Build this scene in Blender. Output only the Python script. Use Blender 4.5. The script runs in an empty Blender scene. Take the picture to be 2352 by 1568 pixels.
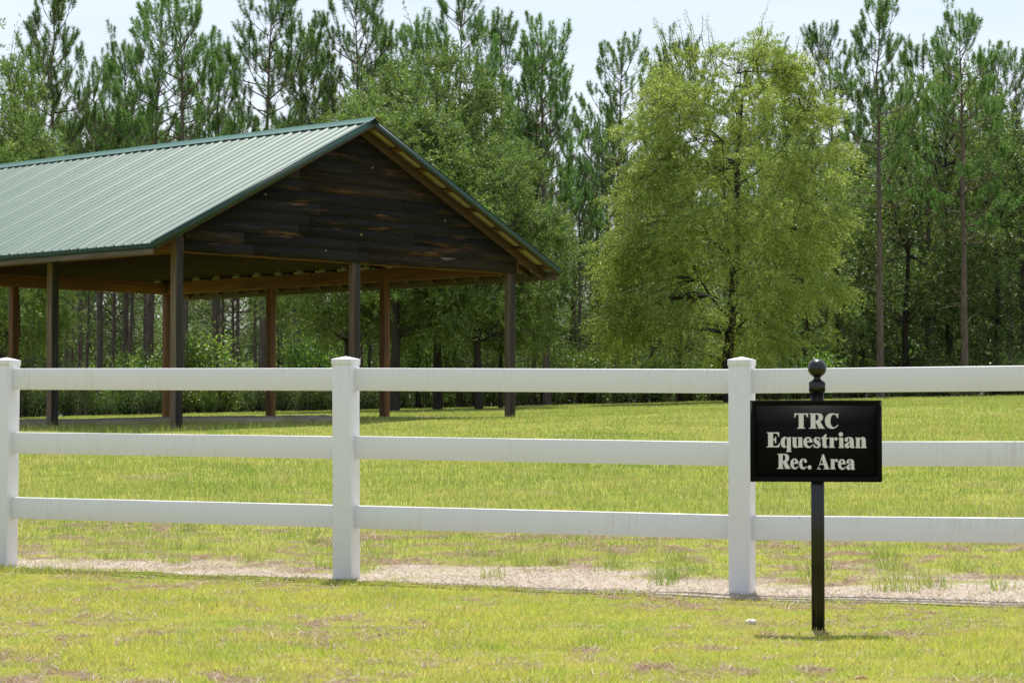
import bpy, math, random
import numpy as np
from mathutils import Vector, Matrix, Quaternion

S = bpy.context.scene
COL = S.collection
R = math.radians
HC = 0.94            # camera height above the verge
F = 5634.0           # focal length in units of a 2352 px wide picture

# ---------------------------------------------------------------- camera, world, sun
cam_d = bpy.data.cameras.new('camera')
cam = bpy.data.objects.new('camera', cam_d); COL.objects.link(cam)
cam.location = (0, 0, HC)
cam.rotation_euler = (R(90 + 2.0), 0, 0)
cam_d.sensor_width = 36.0
cam_d.lens = 36.0 * F / 2352.0
cam_d.clip_start = 0.1
cam_d.clip_end = 3000
cam_d.dof.use_dof = True
cam_d.dof.focus_distance = 20.0
cam_d.dof.aperture_fstop = 13.0
S.camera = cam

SUN_EL, SUN_AZ = 66.0, 3.0      # azimuth measured from +Y (beyond the wood) towards +X
w = bpy.data.worlds.new('World'); S.world = w; w.use_nodes = True
nt = w.node_tree; bg = nt.nodes['Background']
sky = nt.nodes.new('ShaderNodeTexSky'); sky.sky_type = 'NISHITA'; sky.sun_disc = False
sky.sun_elevation = R(SUN_EL); sky.sun_rotation = R(SUN_AZ)
sky.air_density = 1.0; sky.dust_density = 2.5; sky.ozone_density = 1.0
tc = nt.nodes.new('ShaderNodeTexCoord'); mp = nt.nodes.new('ShaderNodeMapping')
mp.inputs['Scale'].default_value = (1, 1, 5)
ns = nt.nodes.new('ShaderNodeTexNoise'); ns.inputs['Scale'].default_value = 2.6; ns.inputs['Detail'].default_value = 7
rp = nt.nodes.new('ShaderNodeValToRGB'); rp.color_ramp.elements[0].position = 0.38; rp.color_ramp.elements[1].position = 0.72
rp.color_ramp.elements[0].color = (.36, .36, .36, 1); rp.color_ramp.elements[1].color = (.85, .85, .85, 1)
mx = nt.nodes.new('ShaderNodeMix'); mx.data_type = 'RGBA'
mx.inputs['B'].default_value = (7.6, 8.2, 9.0, 1)      # thin high cloud
nt.links.new(tc.outputs['Generated'], mp.inputs['Vector']); nt.links.new(mp.outputs['Vector'], ns.inputs['Vector'])
nt.links.new(ns.outputs['Fac'], rp.inputs['Fac']); nt.links.new(rp.outputs['Color'], mx.inputs['Factor'])
nt.links.new(sky.outputs['Color'], mx.inputs['A']); nt.links.new(mx.outputs['Result'], bg.inputs['Color'])
bg.inputs['Strength'].default_value = 0.092

sd = bpy.data.lights.new('sun', 'SUN'); sun = bpy.data.objects.new('sun', sd); COL.objects.link(sun)
sd.energy = 4.9; sd.angle = R(0.53); sd.color = (1.0, 0.955, 0.88)
svec = Vector((math.sin(R(SUN_AZ)) * math.cos(R(SUN_EL)), math.cos(R(SUN_AZ)) * math.cos(R(SUN_EL)), math.sin(R(SUN_EL))))
sun.rotation_euler = svec.to_track_quat('Z', 'Y').to_euler()
sun.location = (0, 20, 40)

S.view_settings.view_transform = 'Standard'; S.view_settings.look = 'None'
S.view_settings.exposure = 0.62; S.view_settings.gamma = 1.0
S.render.engine = 'CYCLES'
S.cycles.max_bounces = 7; S.cycles.diffuse_bounces = 4; S.cycles.transmission_bounces = 3; S.cycles.glossy_bounces = 3
S.cycles.caustics_reflective = False; S.cycles.caustics_refractive = False
S.cycles.use_denoising = True
S.cycles.sample_clamp_indirect = 4.0
S.render.film_transparent = False

# ---------------------------------------------------------------- helpers
def tag(o, label=None, cat=None, group=None, kind=None):
    if label: o['label'] = label
    if cat: o['category'] = cat
    if group: o['group'] = group
    if kind: o['kind'] = kind
    return o

def empty(name, loc=(0, 0, 0), rz=0):
    o = bpy.data.objects.new(name, None); COL.objects.link(o)
    o.location = loc; o.rotation_euler = (0, 0, rz); o.empty_display_size = 0.3
    return o

class MB:
    """collects geometry; V list of (n,3) arrays, faces as index arrays of equal width, with a material index"""
    def __init__(s): s.V = []; s.F = []; s.M = []; s.n = 0
    def add(s, V, Fs, m=0):
        V = np.asarray(V, float).reshape(-1, 3); Fs = np.asarray(Fs, int)
        s.F.append(Fs + s.n); s.M.append(np.full(len(Fs), m)); s.V.append(V); s.n += len(V)
    def poly(s, pts, m=0):
        s.add(pts, [list(range(len(pts)))], m)
    def prism(s, pts, d, m=0):
        """closed outline pts extruded by vector d"""
        P = np.asarray(pts, float); n = len(P); d = np.asarray(d, float)
        a = s.n; s.V.append(P); s.V.append(P + d); s.n += 2 * n
        s.F.append(np.array([list(range(n))[::-1]]) + a); s.M.append(np.array([m]))
        s.F.append(np.array([list(range(n, 2 * n))]) + a); s.M.append(np.array([m]))
        q = [[i, (i + 1) % n, n + (i + 1) % n, n + i] for i in range(n)]
        s.F.append(np.array(q) + a); s.M.append(np.full(n, m))
    def box(s, x0, x1, y0, y1, z0, z1, m=0):
        s.prism([(x0, y0, z0), (x1, y0, z0), (x1, y1, z0), (x0, y1, z0)], (0, 0, z1 - z0), m)
    def bar(s, p0, p1, wv, hv, m=0):
        """bar from p0 to p1 with full section vectors wv and hv, centred"""
        p0 = np.array(p0, float); p1 = np.array(p1, float); wv = np.array(wv, float) / 2; hv = np.array(hv, float) / 2
        s.prism([p0 - wv - hv, p0 + wv - hv, p0 + wv + hv, p0 - wv + hv], p1 - p0, m)
    def tube(s, pts, rad, n=6, m=0):
        P = np.asarray(pts, float); k = len(P); rad = np.asarray(rad, float)
        T = np.gradient(P, axis=0); T /= np.linalg.norm(T, axis=1)[:, None] + 1e-9
        ref = np.where(np.abs(T[:, 2:3]) > .9, np.array([[1., 0, 0]]), np.array([[0, 0, 1.]]))
        A = np.cross(T, ref); A /= np.linalg.norm(A, axis=1)[:, None] + 1e-9; B = np.cross(T, A)
        th = np.linspace(0, 2 * np.pi, n, endpoint=False)
        V = P[:, None] + rad[:, None, None] * (np.cos(th)[None, :, None] * A[:, None] + np.sin(th)[None, :, None] * B[:, None])
        i = np.arange(k - 1)[:, None] * n; j = np.arange(n)[None]; j2 = (j + 1) % n
        Fq = np.stack([i + j, i + j2, i + n + j2, i + n + j], -1).reshape(-1, 4)
        s.add(V.reshape(-1, 3), Fq, m)
    def build(s, name, mats, parent=None, smooth=False, bevel=0, attrs=None):
        me = bpy.data.meshes.new(name)
        V = np.concatenate(s.V); me.vertices.add(len(V)); me.vertices.foreach_set('co', V.astype(np.float32).ravel())
        idx = np.concatenate([f.ravel() for f in s.F]); tot = np.concatenate([np.full(len(f), f.shape[1]) for f in s.F])
        st = np.concatenate([[0], np.cumsum(tot)[:-1]])
        me.loops.add(len(idx)); me.loops.foreach_set('vertex_index', idx.astype(np.int32))
        me.polygons.add(len(tot)); me.polygons.foreach_set('loop_start', st.astype(np.int32))
        me.polygons.foreach_set('loop_total', tot.astype(np.int32))
        me.polygons.foreach_set('material_index', np.concatenate(s.M).astype(np.int32))
        if smooth: me.polygons.foreach_set('use_smooth', np.ones(len(tot), bool))
        for m in (mats if isinstance(mats, (list, tuple)) else [mats]): me.materials.append(m)
        me.update(calc_edges=True); me.validate()
        if attrs:
            for k, v in attrs.items():
                at = me.attributes.new(k, 'FLOAT', 'POINT'); at.data.foreach_set('value', np.asarray(v, np.float32))
        o = bpy.data.objects.new(name, me); COL.objects.link(o)
        if parent is not None: o.parent = parent
        if bevel:
            b = o.modifiers.new('bevel', 'BEVEL'); b.width = bevel; b.segments = 2; b.limit_method = 'ANGLE'; b.angle_limit = R(50)
            b.harden_normals = False
        return o

def copy_tree(o, parent=None):
    c = o.copy(); COL.objects.link(c)
    if parent is not None: c.parent = parent
    for ch in list(o.children): copy_tree(ch, c)
    return c

_tab = np.random.default_rng(5).random((256, 256))
def vnoise(x, y):
    xi = np.floor(x).astype(int); yi = np.floor(y).astype(int); fx = x - xi; fy = y - yi
    fx = fx * fx * (3 - 2 * fx); fy = fy * fy * (3 - 2 * fy)
    g = lambda a, b: _tab[a % 256, b % 256]
    return (g(xi, yi) * (1 - fx) + g(xi + 1, yi) * fx) * (1 - fy) + (g(xi, yi + 1) * (1 - fx) + g(xi + 1, yi + 1) * fx) * fy
def fbm(x, y, o=4):
    s = 0; a = 1; t = 0
    for i in range(o):
        s = s + a * vnoise(x * 2 ** i + 17.3 * i, y * 2 ** i + 9.1 * i); t += a; a *= .5
    return s / t

# ---------------------------------------------------------------- materials
def nodes(name):
    m = bpy.data.materials.new(name); m.use_nodes = True; t = m.node_tree
    b = t.nodes['Principled BSDF']; return m, t, b
def N(t, kind, **kw):
    n = t.nodes.new(kind)
    for k, v in kw.items():
        if k in n.inputs: n.inputs[k].default_value = v
        else: setattr(n, k, v)
    return n
def ramp(t, stops, src):
    r = t.nodes.new('ShaderNodeValToRGB'); e = r.color_ramp.elements
    while len(e) < len(stops): e.new(0.5)
    for i, (p, c) in enumerate(stops): e[i].position = p; e[i].color = (*c, 1) if len(c) == 3 else c
    t.links.new(src, r.inputs['Fac']); return r.outputs['Color']
def mix(t, a, b, f, mode='MIX'):
    m = t.nodes.new('ShaderNodeMix'); m.data_type = 'RGBA'; m.blend_type = mode
    for nme, v in (('A', a), ('B', b), ('Factor', f)):
        if hasattr(v, 'is_output'): t.links.new(v, m.inputs[nme])
        elif nme == 'Factor': m.inputs[nme].default_value = v
        else: m.inputs[nme].default_value = (*v, 1)
    return m.outputs['Result']
def noise(t, scale, detail=4, vec=None, sc=None, rough=.55):
    n = t.nodes.new('ShaderNodeTexNoise'); n.inputs['Scale'].default_value = scale; n.inputs['Detail'].default_value = detail
    n.inputs['Roughness'].default_value = rough
    c = t.nodes.new('ShaderNodeTexCoord'); v = vec or c.outputs['Object']
    if sc:
        mp = t.nodes.new('ShaderNodeMapping'); mp.inputs['Scale'].default_value = sc
        t.links.new(v, mp.inputs['Vector']); v = mp.outputs['Vector']
    t.links.new(v, n.inputs['Vector']); return n.outputs['Fac']
def bump(t, b, h, strength, dist=.01):
    n = t.nodes.new('ShaderNodeBump'); n.inputs['Strength'].default_value = strength; n.inputs['Distance'].default_value = dist
    t.links.new(h, n.inputs['Height']); t.links.new(n.outputs['Normal'], b.inputs['Normal'])

def leaf_mat(name, c0, c1, c2=None, trans=.35, rough=.42, tcol=1.3, hue=.0, spec=.5, patch=None):
    m, t, b = nodes(name)
    g = N(t, 'ShaderNodeNewGeometry'); oi = N(t, 'ShaderNodeObjectInfo')
    st = [(0, c0), (.75, c1)] + ([(1, c2)] if c2 else [])
    col = ramp(t, st, g.outputs['Random Per Island'])
    hs = t.nodes.new('ShaderNodeHueSaturation'); mr = N(t, 'ShaderNodeMapRange')
    mr.inputs['To Min'].default_value = .82; mr.inputs['To Max'].default_value = 1.18
    t.links.new(oi.outputs['Random'], mr.inputs['Value']); t.links.new(mr.outputs['Result'], hs.inputs['Value'])
    mh = N(t, 'ShaderNodeMapRange'); mh.inputs['To Min'].default_value = .5 - hue; mh.inputs['To Max'].default_value = .5 + hue
    t.links.new(oi.outputs['Random'], mh.inputs['Value']); t.links.new(mh.outputs['Result'], hs.inputs['Hue'])
    t.links.new(col, hs.inputs['Color']); col = hs.outputs['Color']
    if patch:      # worn, greener and strawy areas of the sward, a metre or so across
        pc, gc, sc_ = patch
        f = noise(t, sc_, 5, g.outputs['Position'], rough=.65); f2 = noise(t, sc_ * .37, 4, g.outputs['Position'])
        col = mix(t, col, pc, ramp(t, [(.46, (0, 0, 0)), (.66, (.75, .75, .75))], f)); col = mix(t, col, gc, ramp(t, [(.50, (0, 0, 0)), (.68, (.6, .6, .6))], f2))
    t.links.new(col, b.inputs['Base Color']); b.inputs['Roughness'].default_value = rough
    b.inputs['Specular IOR Level'].default_value = spec
    tr = N(t, 'ShaderNodeBsdfTranslucent'); br = mix(t, col, (tcol, tcol * 1.05, .68 * tcol), 1.0, 'MULTIPLY')
    t.links.new(br, tr.inputs['Color'])
    ms = N(t, 'ShaderNodeMixShader'); ms.inputs['Fac'].default_value = trans
    t.links.new(b.outputs['BSDF'], ms.inputs[1]); t.links.new(tr.outputs['BSDF'], ms.inputs[2])
    t.links.new(ms.outputs['Shader'], t.nodes['Material Output'].inputs['Surface'])
    return m

def wood_mat(name, dark, mid, lite, axis=0, rough=.8, knots=True, island=.25, sheen=None):
    m, t, b = nodes(name)
    sc = [9., 9., 9.]; sc[axis] = .45
    f = noise(t, 3.2, 6, sc=tuple(sc)); c = ramp(t, [(.3, dark), (.52, mid), (.75, lite)], f)
    big = noise(t, .9, 3); c = mix(t, c, mix(t, c, dark, .55), big)
    g = N(t, 'ShaderNodeNewGeometry'); hs = t.nodes.new('ShaderNodeHueSaturation'); mr = N(t, 'ShaderNodeMapRange')
    mr.inputs['To Min'].default_value = 1 - island; mr.inputs['To Max'].default_value = 1 + island
    t.links.new(g.outputs['Random Per Island'], mr.inputs['Value']); t.links.new(mr.outputs['Result'], hs.inputs['Value'])
    t.links.new(c, hs.inputs['Color']); c = hs.outputs['Color']
    if knots:
        v = N(t, 'ShaderNodeTexVoronoi'); v.inputs['Scale'].default_value = 2.3; tcn = N(t, 'ShaderNodeTexCoord')
        t.links.new(tcn.outputs['Object'], v.inputs['Vector'])
        k = ramp(t, [(.045, (1, 1, 1)), (.075, (0, 0, 0))], v.outputs['Distance'])
        c = mix(t, c, tuple(x * .35 for x in dark), k)
    t.links.new(c, b.inputs['Base Color']); b.inputs['Roughness'].default_value = rough
    bump(t, b, f, .5, .006); return m

def plain(name, col, rough=.5, metal=0, spec=.5, var=0, scale=4):
    m, t, b = nodes(name)
    if var:
        f = noise(t, scale, 5); c = ramp(t, [(.3, tuple(x * (1 - var) for x in col)), (.7, tuple(min(1, x * (1 + var)) for x in col))], f)
        t.links.new(c, b.inputs['Base Color'])
    else: b.inputs['Base Color'].default_value = (*col, 1)
    b.inputs['Roughness'].default_value = rough; b.inputs['Metallic'].default_value = metal
    b.inputs['Specular IOR Level'].default_value = spec; return m

def vinyl_mat():
    m, t, b = nodes('white_vinyl')
    streak = noise(t, 5.0, 6, sc=(9, 9, .7), rough=.65); blot = noise(t, 1.7, 4)
    a = ramp(t, [(.50, (0, 0, 0)), (.80, (1, 1, 1))], streak); bl = ramp(t, [(.47, (0, 0, 0)), (.72, (1, 1, 1))], blot)
    k = mix(t, (0, 0, 0), a, bl)
    c = mix(t, (.735, .735, .765), (.50, .48, .42), k)
    sp = N(t, 'ShaderNodeTexVoronoi'); sp.inputs['Scale'].default_value = 14; tcn = N(t, 'ShaderNodeTexCoord')
    t.links.new(tcn.outputs['Object'], sp.inputs['Vector'])
    dot = ramp(t, [(.035, (1, 1, 1)), (.06, (0, 0, 0))], sp.outputs['Distance'])
    wn = ramp(t, [(.62, (0, 0, 0)), (.64, (1, 1, 1))], noise(t, 6, 2))
    c = mix(t, c, (.12, .10, .08), mix(t, (0, 0, 0), dot, wn))
    t.links.new(c, b.inputs['Base Color']); b.inputs['Roughness'].default_value = .42; return m

def gable_mat():
    m, t, b = nodes('weathered_boards')
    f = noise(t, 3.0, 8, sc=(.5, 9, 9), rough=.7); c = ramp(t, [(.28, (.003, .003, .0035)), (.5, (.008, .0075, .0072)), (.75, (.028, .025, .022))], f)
    g = N(t, 'ShaderNodeNewGeometry'); isl = g.outputs['Random Per Island']
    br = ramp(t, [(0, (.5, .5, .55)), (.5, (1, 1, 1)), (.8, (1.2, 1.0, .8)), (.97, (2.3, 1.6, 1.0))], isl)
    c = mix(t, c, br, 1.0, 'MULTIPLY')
    # flaked stain where bare orange wood shows
    p = noise(t, 1.1, 3, sc=(.9, 3, 5.5)); q = noise(t, 9, 6, sc=(.5, 8, 14), rough=.7)
    pm = ramp(t, [(.60, (0, 0, 0)), (.74, (1, 1, 1))], p); qm = ramp(t, [(.46, (0, 0, 0)), (.60, (1, 1, 1))], q)
    c = mix(t, c, (.22, .095, .032), mix(t, (0, 0, 0), qm, pm))
    v = N(t, 'ShaderNodeTexVoronoi'); v.inputs['Scale'].default_value = 2.6; v.inputs['Randomness'].default_value = 1
    tcn = N(t, 'ShaderNodeTexCoord'); t.links.new(tcn.outputs['Object'], v.inputs['Vector'])
    k = ramp(t, [(.035, (1, 1, 1)), (.06, (0, 0, 0))], v.outputs['Distance'])
    c = mix(t, c, (.30, .20, .10), k)
    t.links.new(c, b.inputs['Base Color']); b.inputs['Roughness'].default_value = .85; b.inputs['Specular IOR Level'].default_value = .25; bump(t, b, f, .6, .006); return m

def roof_mat():
    m, t, b = nodes('green_roof_sheet')
    f = noise(t, 1.3, 5); g = N(t, 'ShaderNodeNewGeometry')
    c = ramp(t, [(.25, (.088, .136, .116)), (.8, (.118, .168, .146))], f)
    d = noise(t, 2, 5, sc=(.35, 7, .35)); c = mix(t, c, (.11, .155, .13), ramp(t, [(.55, (0, 0, 0)), (.9, (.6, .6, .6))], d))
    t.links.new(c, b.inputs['Base Color']); b.inputs['Roughness'].default_value = .45; b.inputs['Metallic'].default_value = .0; b.inputs['Specular IOR Level'].default_value = .075
    return m

def bark_mat(name, a, bcol, sc=(6, 6, 1.2)):
    m, t, b = nodes(name)
    f = noise(t, 2.6, 7, sc=sc, rough=.7); c = ramp(t, [(.32, a), (.68, bcol)], f)
    t.links.new(c, b.inputs['Base Color']); b.inputs['Roughness'].default_value = .9; bump(t, b, f, .9, .03); return m

def ground_mat():
    m, t, b = nodes('ground_soil_and_turf')
    at = lambda n: (lambda q: (setattr(q, 'attribute_name', n), q.outputs['Fac'])[1])(N(t, 'ShaderNodeAttribute'))
    geo = N(t, 'ShaderNodeNewGeometry'); P = geo.outputs['Position']
    f1 = noise(t, 2.2, 6, P); f2 = noise(t, 30, 6, P, rough=.7); f3 = noise(t, 130, 4, P, rough=.7)
    turf = ramp(t, [(.3, (.14, .17, .018)), (.55, (.23, .25, .028)), (.8, (.32, .28, .06))], f1)
    turf = mix(t, turf, (.30, .24, .13), ramp(t, [(.52, (0, 0, 0)), (.66, (1, 1, 1))], f2))
    turf = mix(t, turf, (.10, .13, .02), ramp(t, [(.5, (0, 0, 0)), (.75, (.7, .7, .7))], f3))
    thatch = ramp(t, [(.3, (.09, .05, .032)), (.52, (.21, .135, .09)), (.8, (.40, .31, .23))], f2)
    sand = ramp(t, [(.30, (.21, .168, .135)), (.48, (.385, .33, .275)), (.74, (.545, .49, .425))], f2)
    sand = mix(t, sand, (.28, .20, .15), ramp(t, [(.58, (0, 0, 0)), (.72, (.7, .7, .7))], f3))
    litter = ramp(t, [(.3, (.035, .026, .014)), (.6, (.085, .06, .032)), (.85, (.12, .10, .04))], f2)
    c = mix(t, turf, thatch, at('dead')); c = mix(t, c, sand, at('sand')); c = mix(t, c, litter, at('litter'))
    t.links.new(c, b.inputs['Base Color']); b.inputs['Roughness'].default_value = .95; b.inputs['Specular IOR Level'].default_value = .15
    bump(t, b, f2, 1.0, .02); return m

M = {}
M['vinyl'] = vinyl_mat()
M['black'] = plain('black_paint', (.006, .006, .007), .28)
M['board'] = plain('black_sign_face', (.006, .006, .0065), .6, spec=.06)
M['letter'] = plain('silver_lettering', (.66, .655, .66), .6)
M['gable'] = gable_mat()
M['roof'] = roof_mat()
M['cream'] = plain('cream_sheet_underside', (.34, .31, .235), .7, var=.08)
M['trim'] = plain('green_trim', (.006, .036, .028), .42, var=.12)
M['cap'] = plain('green_ridge_cap', (.022, .095, .073), .42, var=.12)
M['screw'] = plain('dark_screw', (.04, .06, .05), .5)
M['plate'] = plain('galvanised_plate', (.20, .21, .20), .6, .2)
WD, WM, WL = (.034, .016, .008), (.070, .034, .017), (.12, .062, .031)
M['wood_x'] = wood_mat('brown_lumber_across', WD, WM, WL, 0)
M['wood_y'] = wood_mat('brown_lumber_along', WD, (.125, .054, .023), (.21, .098, .042), 1)
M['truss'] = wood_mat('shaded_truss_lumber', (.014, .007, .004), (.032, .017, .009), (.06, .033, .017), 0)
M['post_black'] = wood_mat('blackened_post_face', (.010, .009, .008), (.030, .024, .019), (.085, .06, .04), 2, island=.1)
M['post_red'] = wood_mat('reddish_post_timber', (.07, .032, .015), (.165, .075, .034), (.27, .135, .064), 2, island=.12)
M['post'] = wood_mat('post_timber', (.075, .055, .038), (.17, .125, .082), (.27, .21, .145), 2, island=.15)
M['beam'] = wood_mat('reddish_beam_lumber', (.085, .038, .018), (.195, .085, .038), (.29, .135, .062), 0, island=.12)
M['beam_y'] = wood_mat('reddish_beam_lumber_along', (.085, .038, .018), (.195, .085, .038), (.29, .135, .062), 1, island=.12)
M['fascia'] = wood_mat('grey_fascia', (.06, .045, .034), (.12, .098, .08), (.19, .16, .135), 1, knots=False)
M['bark'] = bark_mat('pine_bark', (.06, .046, .040), (.19, .15, .13))
M['bark_red'] = bark_mat('pine_bark_upper', (.05, .034, .026), (.14, .095, .07))
M['bark_dark'] = bark_mat('oak_bark', (.014, .011, .009), (.055, .045, .036))
M['needle'] = leaf_mat('pine_needles', (.058, .128, .036), (.125, .225, .064), (.24, .31, .10), .38, .5, hue=.008, spec=.3)
M['needle_dry'] = leaf_mat('dry_needles', (.16, .085, .035), (.26, .15, .07), None, .2, .6)
M['leaf_bright'] = leaf_mat('willow_oak_leaves', (.155, .235, .050), (.32, .405, .098), (.58, .56, .20), .28, .5, spec=.22, tcol=1.5)
M['leaf_mid'] = leaf_mat('oak_leaves', (.078, .145, .036), (.165, .240, .068), (.30, .34, .13), .28, .5, spec=.25, tcol=1.4)
M['leaf_dark'] = leaf_mat('dark_oak_leaves', (.055, .100, .024), (.125, .190, .050), (.22, .27, .09), .34, .45, spec=.3, hue=.012)
M['leaf_shrub'] = leaf_mat('shrub_leaves', (.08, .16, .028), (.185, .30, .055), (.33, .38, .10), .45, .4, hue=.015)
M['grass'] = leaf_mat('lawn_blades', (.26, .31, .052), (.43, .455, .090), (.56, .46, .19), .36, .5, spec=.3, patch=((.56, .41, .17), (.20, .33, .05), 3.2))
M['grass_f'] = leaf_mat('field_blades', (.155, .220, .046), (.275, .325, .075), (.46, .44, .20), .36, .45, spec=.35, patch=((.44, .38, .17), (.13, .23, .045), 1.4))
M['straw'] = leaf_mat('dry_straw', (.22, .15, .10), (.40, .325, .235), (.60, .53, .43), .15, .7, spec=.2)
M['ground'] = ground_mat()
M['stone'] = plain('pale_stone', (.55, .50, .42), .85, var=.3, scale=30)
M['dryleaf'] = leaf_mat('dry_leaf', (.20, .11, .06), (.28, .17, .10), None, .2, .6)

# ---------------------------------------------------------------- ground
# white fence posts: (x, y) and height of the ground there
FP = [(-8.01, 18.29, .04), (-5.67, 17.235, .035), (-3.345, 16.19, .029), (-1.019, 15.145, .007), (1.331, 14.23, -.022), (3.675, 13.32, -.013), (6.02, 12.42, .0)]
FX = np.array([p[0] for p in FP]); FY = np.array([p[1] for p in FP]); FZ = np.array([p[2] for p in FP])
PX, PY, PZ = -5.165, 37.749, 0.97          # near corner of the pavilion
AL = R(43.51); GV = np.array([math.sin(AL), math.cos(AL)]); AV = np.array([-math.cos(AL), math.sin(AL)])
BL, BG, OG, OE, OG2 = 3.201, 3.725, .453, .812, .62

def fence_y(x): return np.interp(x, FX, FY)
def gz(x, y):
    x = np.asarray(x, float); y = np.asarray(y, float)
    z0 = np.interp(x, FX, FZ); z1 = np.interp(x, [-14, -8, -5, 0, 3, 10], [.90, .92, .985, 1.05, 1.17, 1.33])
    z2 = np.interp(x, [-16, 0, 15], [1.14, 1.52, 1.86])
    fy = fence_y(x) + .25
    t = np.clip((y - fy) / (39 - fy), 0, 1); t = t * .85 + .15 * t * t * (3 - 2 * t)
    z = z0 + (z1 - z0) * t
    u = np.clip((y - 39) / (68 - 39), 0, 1); z = z + (z2 - z1) * u
    z = z + np.clip(y - 68, 0, 400) * .004
    z = z + (fbm(x * .6, y * .6) - .5) * .06 * np.clip((y - 17) / 8, 0, 1)
    z = z + (fbm(x * 3.1, y * 3.1, 3) - .5) * .022 * (y < 40)
    z = z + .09 * m_patch(x, y)
    return z
def uv_of(x, y):
    dx, dy = x - PX, y - PY
    return dx * AV[0] + dy * AV[1], dx * GV[0] + dy * GV[1]
def sst(a, b, v): t = np.clip((v - a) / (b - a), 0, 1); return t * t * (3 - 2 * t)
def m_patch(x, y):
    u, v = uv_of(x, y)
    e = np.hypot((u - 3.8) / 4.0, (v - 2.8) / 2.8) + (fbm(x * 1.7, y * 3.0) - .5) * .9
    return 1 - sst(.65, 1.0, e)
def m_sand(x, y):
    d = y - fence_y(x)
    n = fbm(x * 1.7, y * 3.0); n2 = fbm(x * 7, y * 9, 3)
    front = .12 + .42 * sst(-.9, .3, x) * (1 - sst(2.6, 3.4, x)) * (.35 + .9 * fbm(x * 1.3 + 5, y * 0, 2))
    a = sst(-.08, .06, d + front + (n2 - .5) * .30) * (1 - sst(.35, 1.25, d + (n - .5) * 2.0 + (n2 - .5) * 1.1 - .09 * (x + 1)))
    return np.clip(np.maximum(a * (.86 + .3 * n2), m_patch(x, y)), 0, 1)
def m_dead(x, y):
    near = (y < fence_y(x) - .1)
    d = y - fence_y(x)
    f = fbm(x * 9.5 + 31, y * 7 + 7, 3); k = fbm(x * 1.3 + 3, y * .9 + 50, 3); n = fbm(x * 2.6 + 31, y * 3 + 7, 4)
    a = np.maximum(sst(.575, .622, f * .66 + k * .34), .45 * sst(.61, .70, n)) * near
    c = sst(.48, .60, f * .5 + n * .5) * sst(.0, .4, d) * (1 - sst(3.5, 7.5, d + 1.5 * (k - .5)))
    g = sst(.60, .72, n * .5 + k * .5) * sst(5, 9, d) * .45
    return np.clip(np.maximum(np.maximum(a, c), g), 0, 1)
def m_litter(x, y):
    e = 66.5 - .05 * x + (fbm(x * .4, y * .1) - .5) * 3
    return sst(-.6, .6, y - e)

xs = np.unique(np.concatenate([np.linspace(-700, -60, 14), np.linspace(-60, -14, 47), np.linspace(-14, -5.6, 43), np.arange(-5.6, 5.6, .07), np.linspace(5.6, 14, 43), np.linspace(14, 60, 47), np.linspace(60, 700, 14)]))
ys = np.unique(np.concatenate([np.linspace(-300, 0, 10), np.linspace(0, 8, 17), np.arange(8, 20, .07), np.linspace(20, 45, 120), np.linspace(45, 72, 80), np.linspace(72, 150, 50), np.linspace(150, 900, 16)]))
GX, GY = np.meshgrid(xs, ys); X = GX.ravel(); Y = GY.ravel(); Z = gz(X, Y)
nx, ny = len(xs), len(ys)
ii = (np.arange(ny - 1)[:, None] * nx + np.arange(nx - 1)[None]).ravel()
g = MB(); g.add(np.stack([X, Y, Z], 1), np.stack([ii, ii + 1, ii + nx + 1, ii + nx], 1))
go = g.build('ground', M['ground'], smooth=True, attrs={'sand': m_sand(X, Y), 'dead': m_dead(X, Y), 'litter': m_litter(X, Y)})
tag(go, 'gently rising ground with turf, bare sand strip and wood floor', 'ground', kind='structure')

# ---------------------------------------------------------------- grass
rng = np.random.default_rng(11)
def blades(x, y, h, wd, lean, mb, m=0, z=None, flat=False):
    n = len(x); a = rng.uniform(0, 2 * np.pi, n); b = rng.uniform(0, 2 * np.pi, n)
    z = gz(x, y) - .004 if z is None else z
    P = np.stack([x, y, z], 1); W = np.stack([np.cos(a), np.sin(a), np.zeros(n)], 1) * (wd / 2)[:, None]
    Ld = np.stack([np.cos(b) * lean, np.sin(b) * lean, np.sqrt(np.maximum(0, 1 - lean ** 2))], 1)
    mid = P + Ld * (h * .55)[:, None]; L2 = Ld.copy(); L2[:, :2] *= 1.7; L2 /= np.linalg.norm(L2, axis=1)[:, None]
    tip = mid + L2 * (h * .45)[:, None]
    V = np.stack([P - W, P + W, mid + W * .8, mid - W * .8, tip], 1).reshape(-1, 3)
    i = np.arange(n)[:, None] * 5
    mb.V.append(V); 
    mb.F.append(i + np.array([[0, 1, 2, 3]]) + mb.n); mb.M.append(np.full(n, m))
    mb.F.append(i + np.array([[3, 2, 4]]) + mb.n); mb.M.append(np.full(n, m)); mb.n += len(V)

# verge in front of the fence
n = 640000
x = rng.uniform(-6.5, 6.5, n); y = rng.uniform(7.8, 18.0, n)
k = (y < fence_y(x) - .02) & (np.abs(x) < .235 * y + 2.6); x, y = x[k], y[k]
p = np.clip(1.05 - m_dead(x, y) * .9, 0, 1) * np.clip(1 - m_sand(x, y) * 1.3, 0, 1) * (.55 + .45 * sst(.35, .6, fbm(x * 5, y * 7)))
k = rng.random(len(x)) < p; x, y = x[k], y[k]; n = len(x)
lg = fbm(x * 1.2 + 9, y * 1.2, 3)
h = rng.gamma(5, .0042, n) * (.7 + .8 * sst(.4, .7, lg)) + .006
mb = MB(); blades(x, y, h, rng.uniform(.0025, .0048, n), np.abs(rng.normal(.50, .25, n)).clip(0, .95), mb)
tag(mb.build('verge_grass', M['grass']), 'short yellow green turf on the verge before the white fence', 'grass', kind='stuff')

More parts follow.
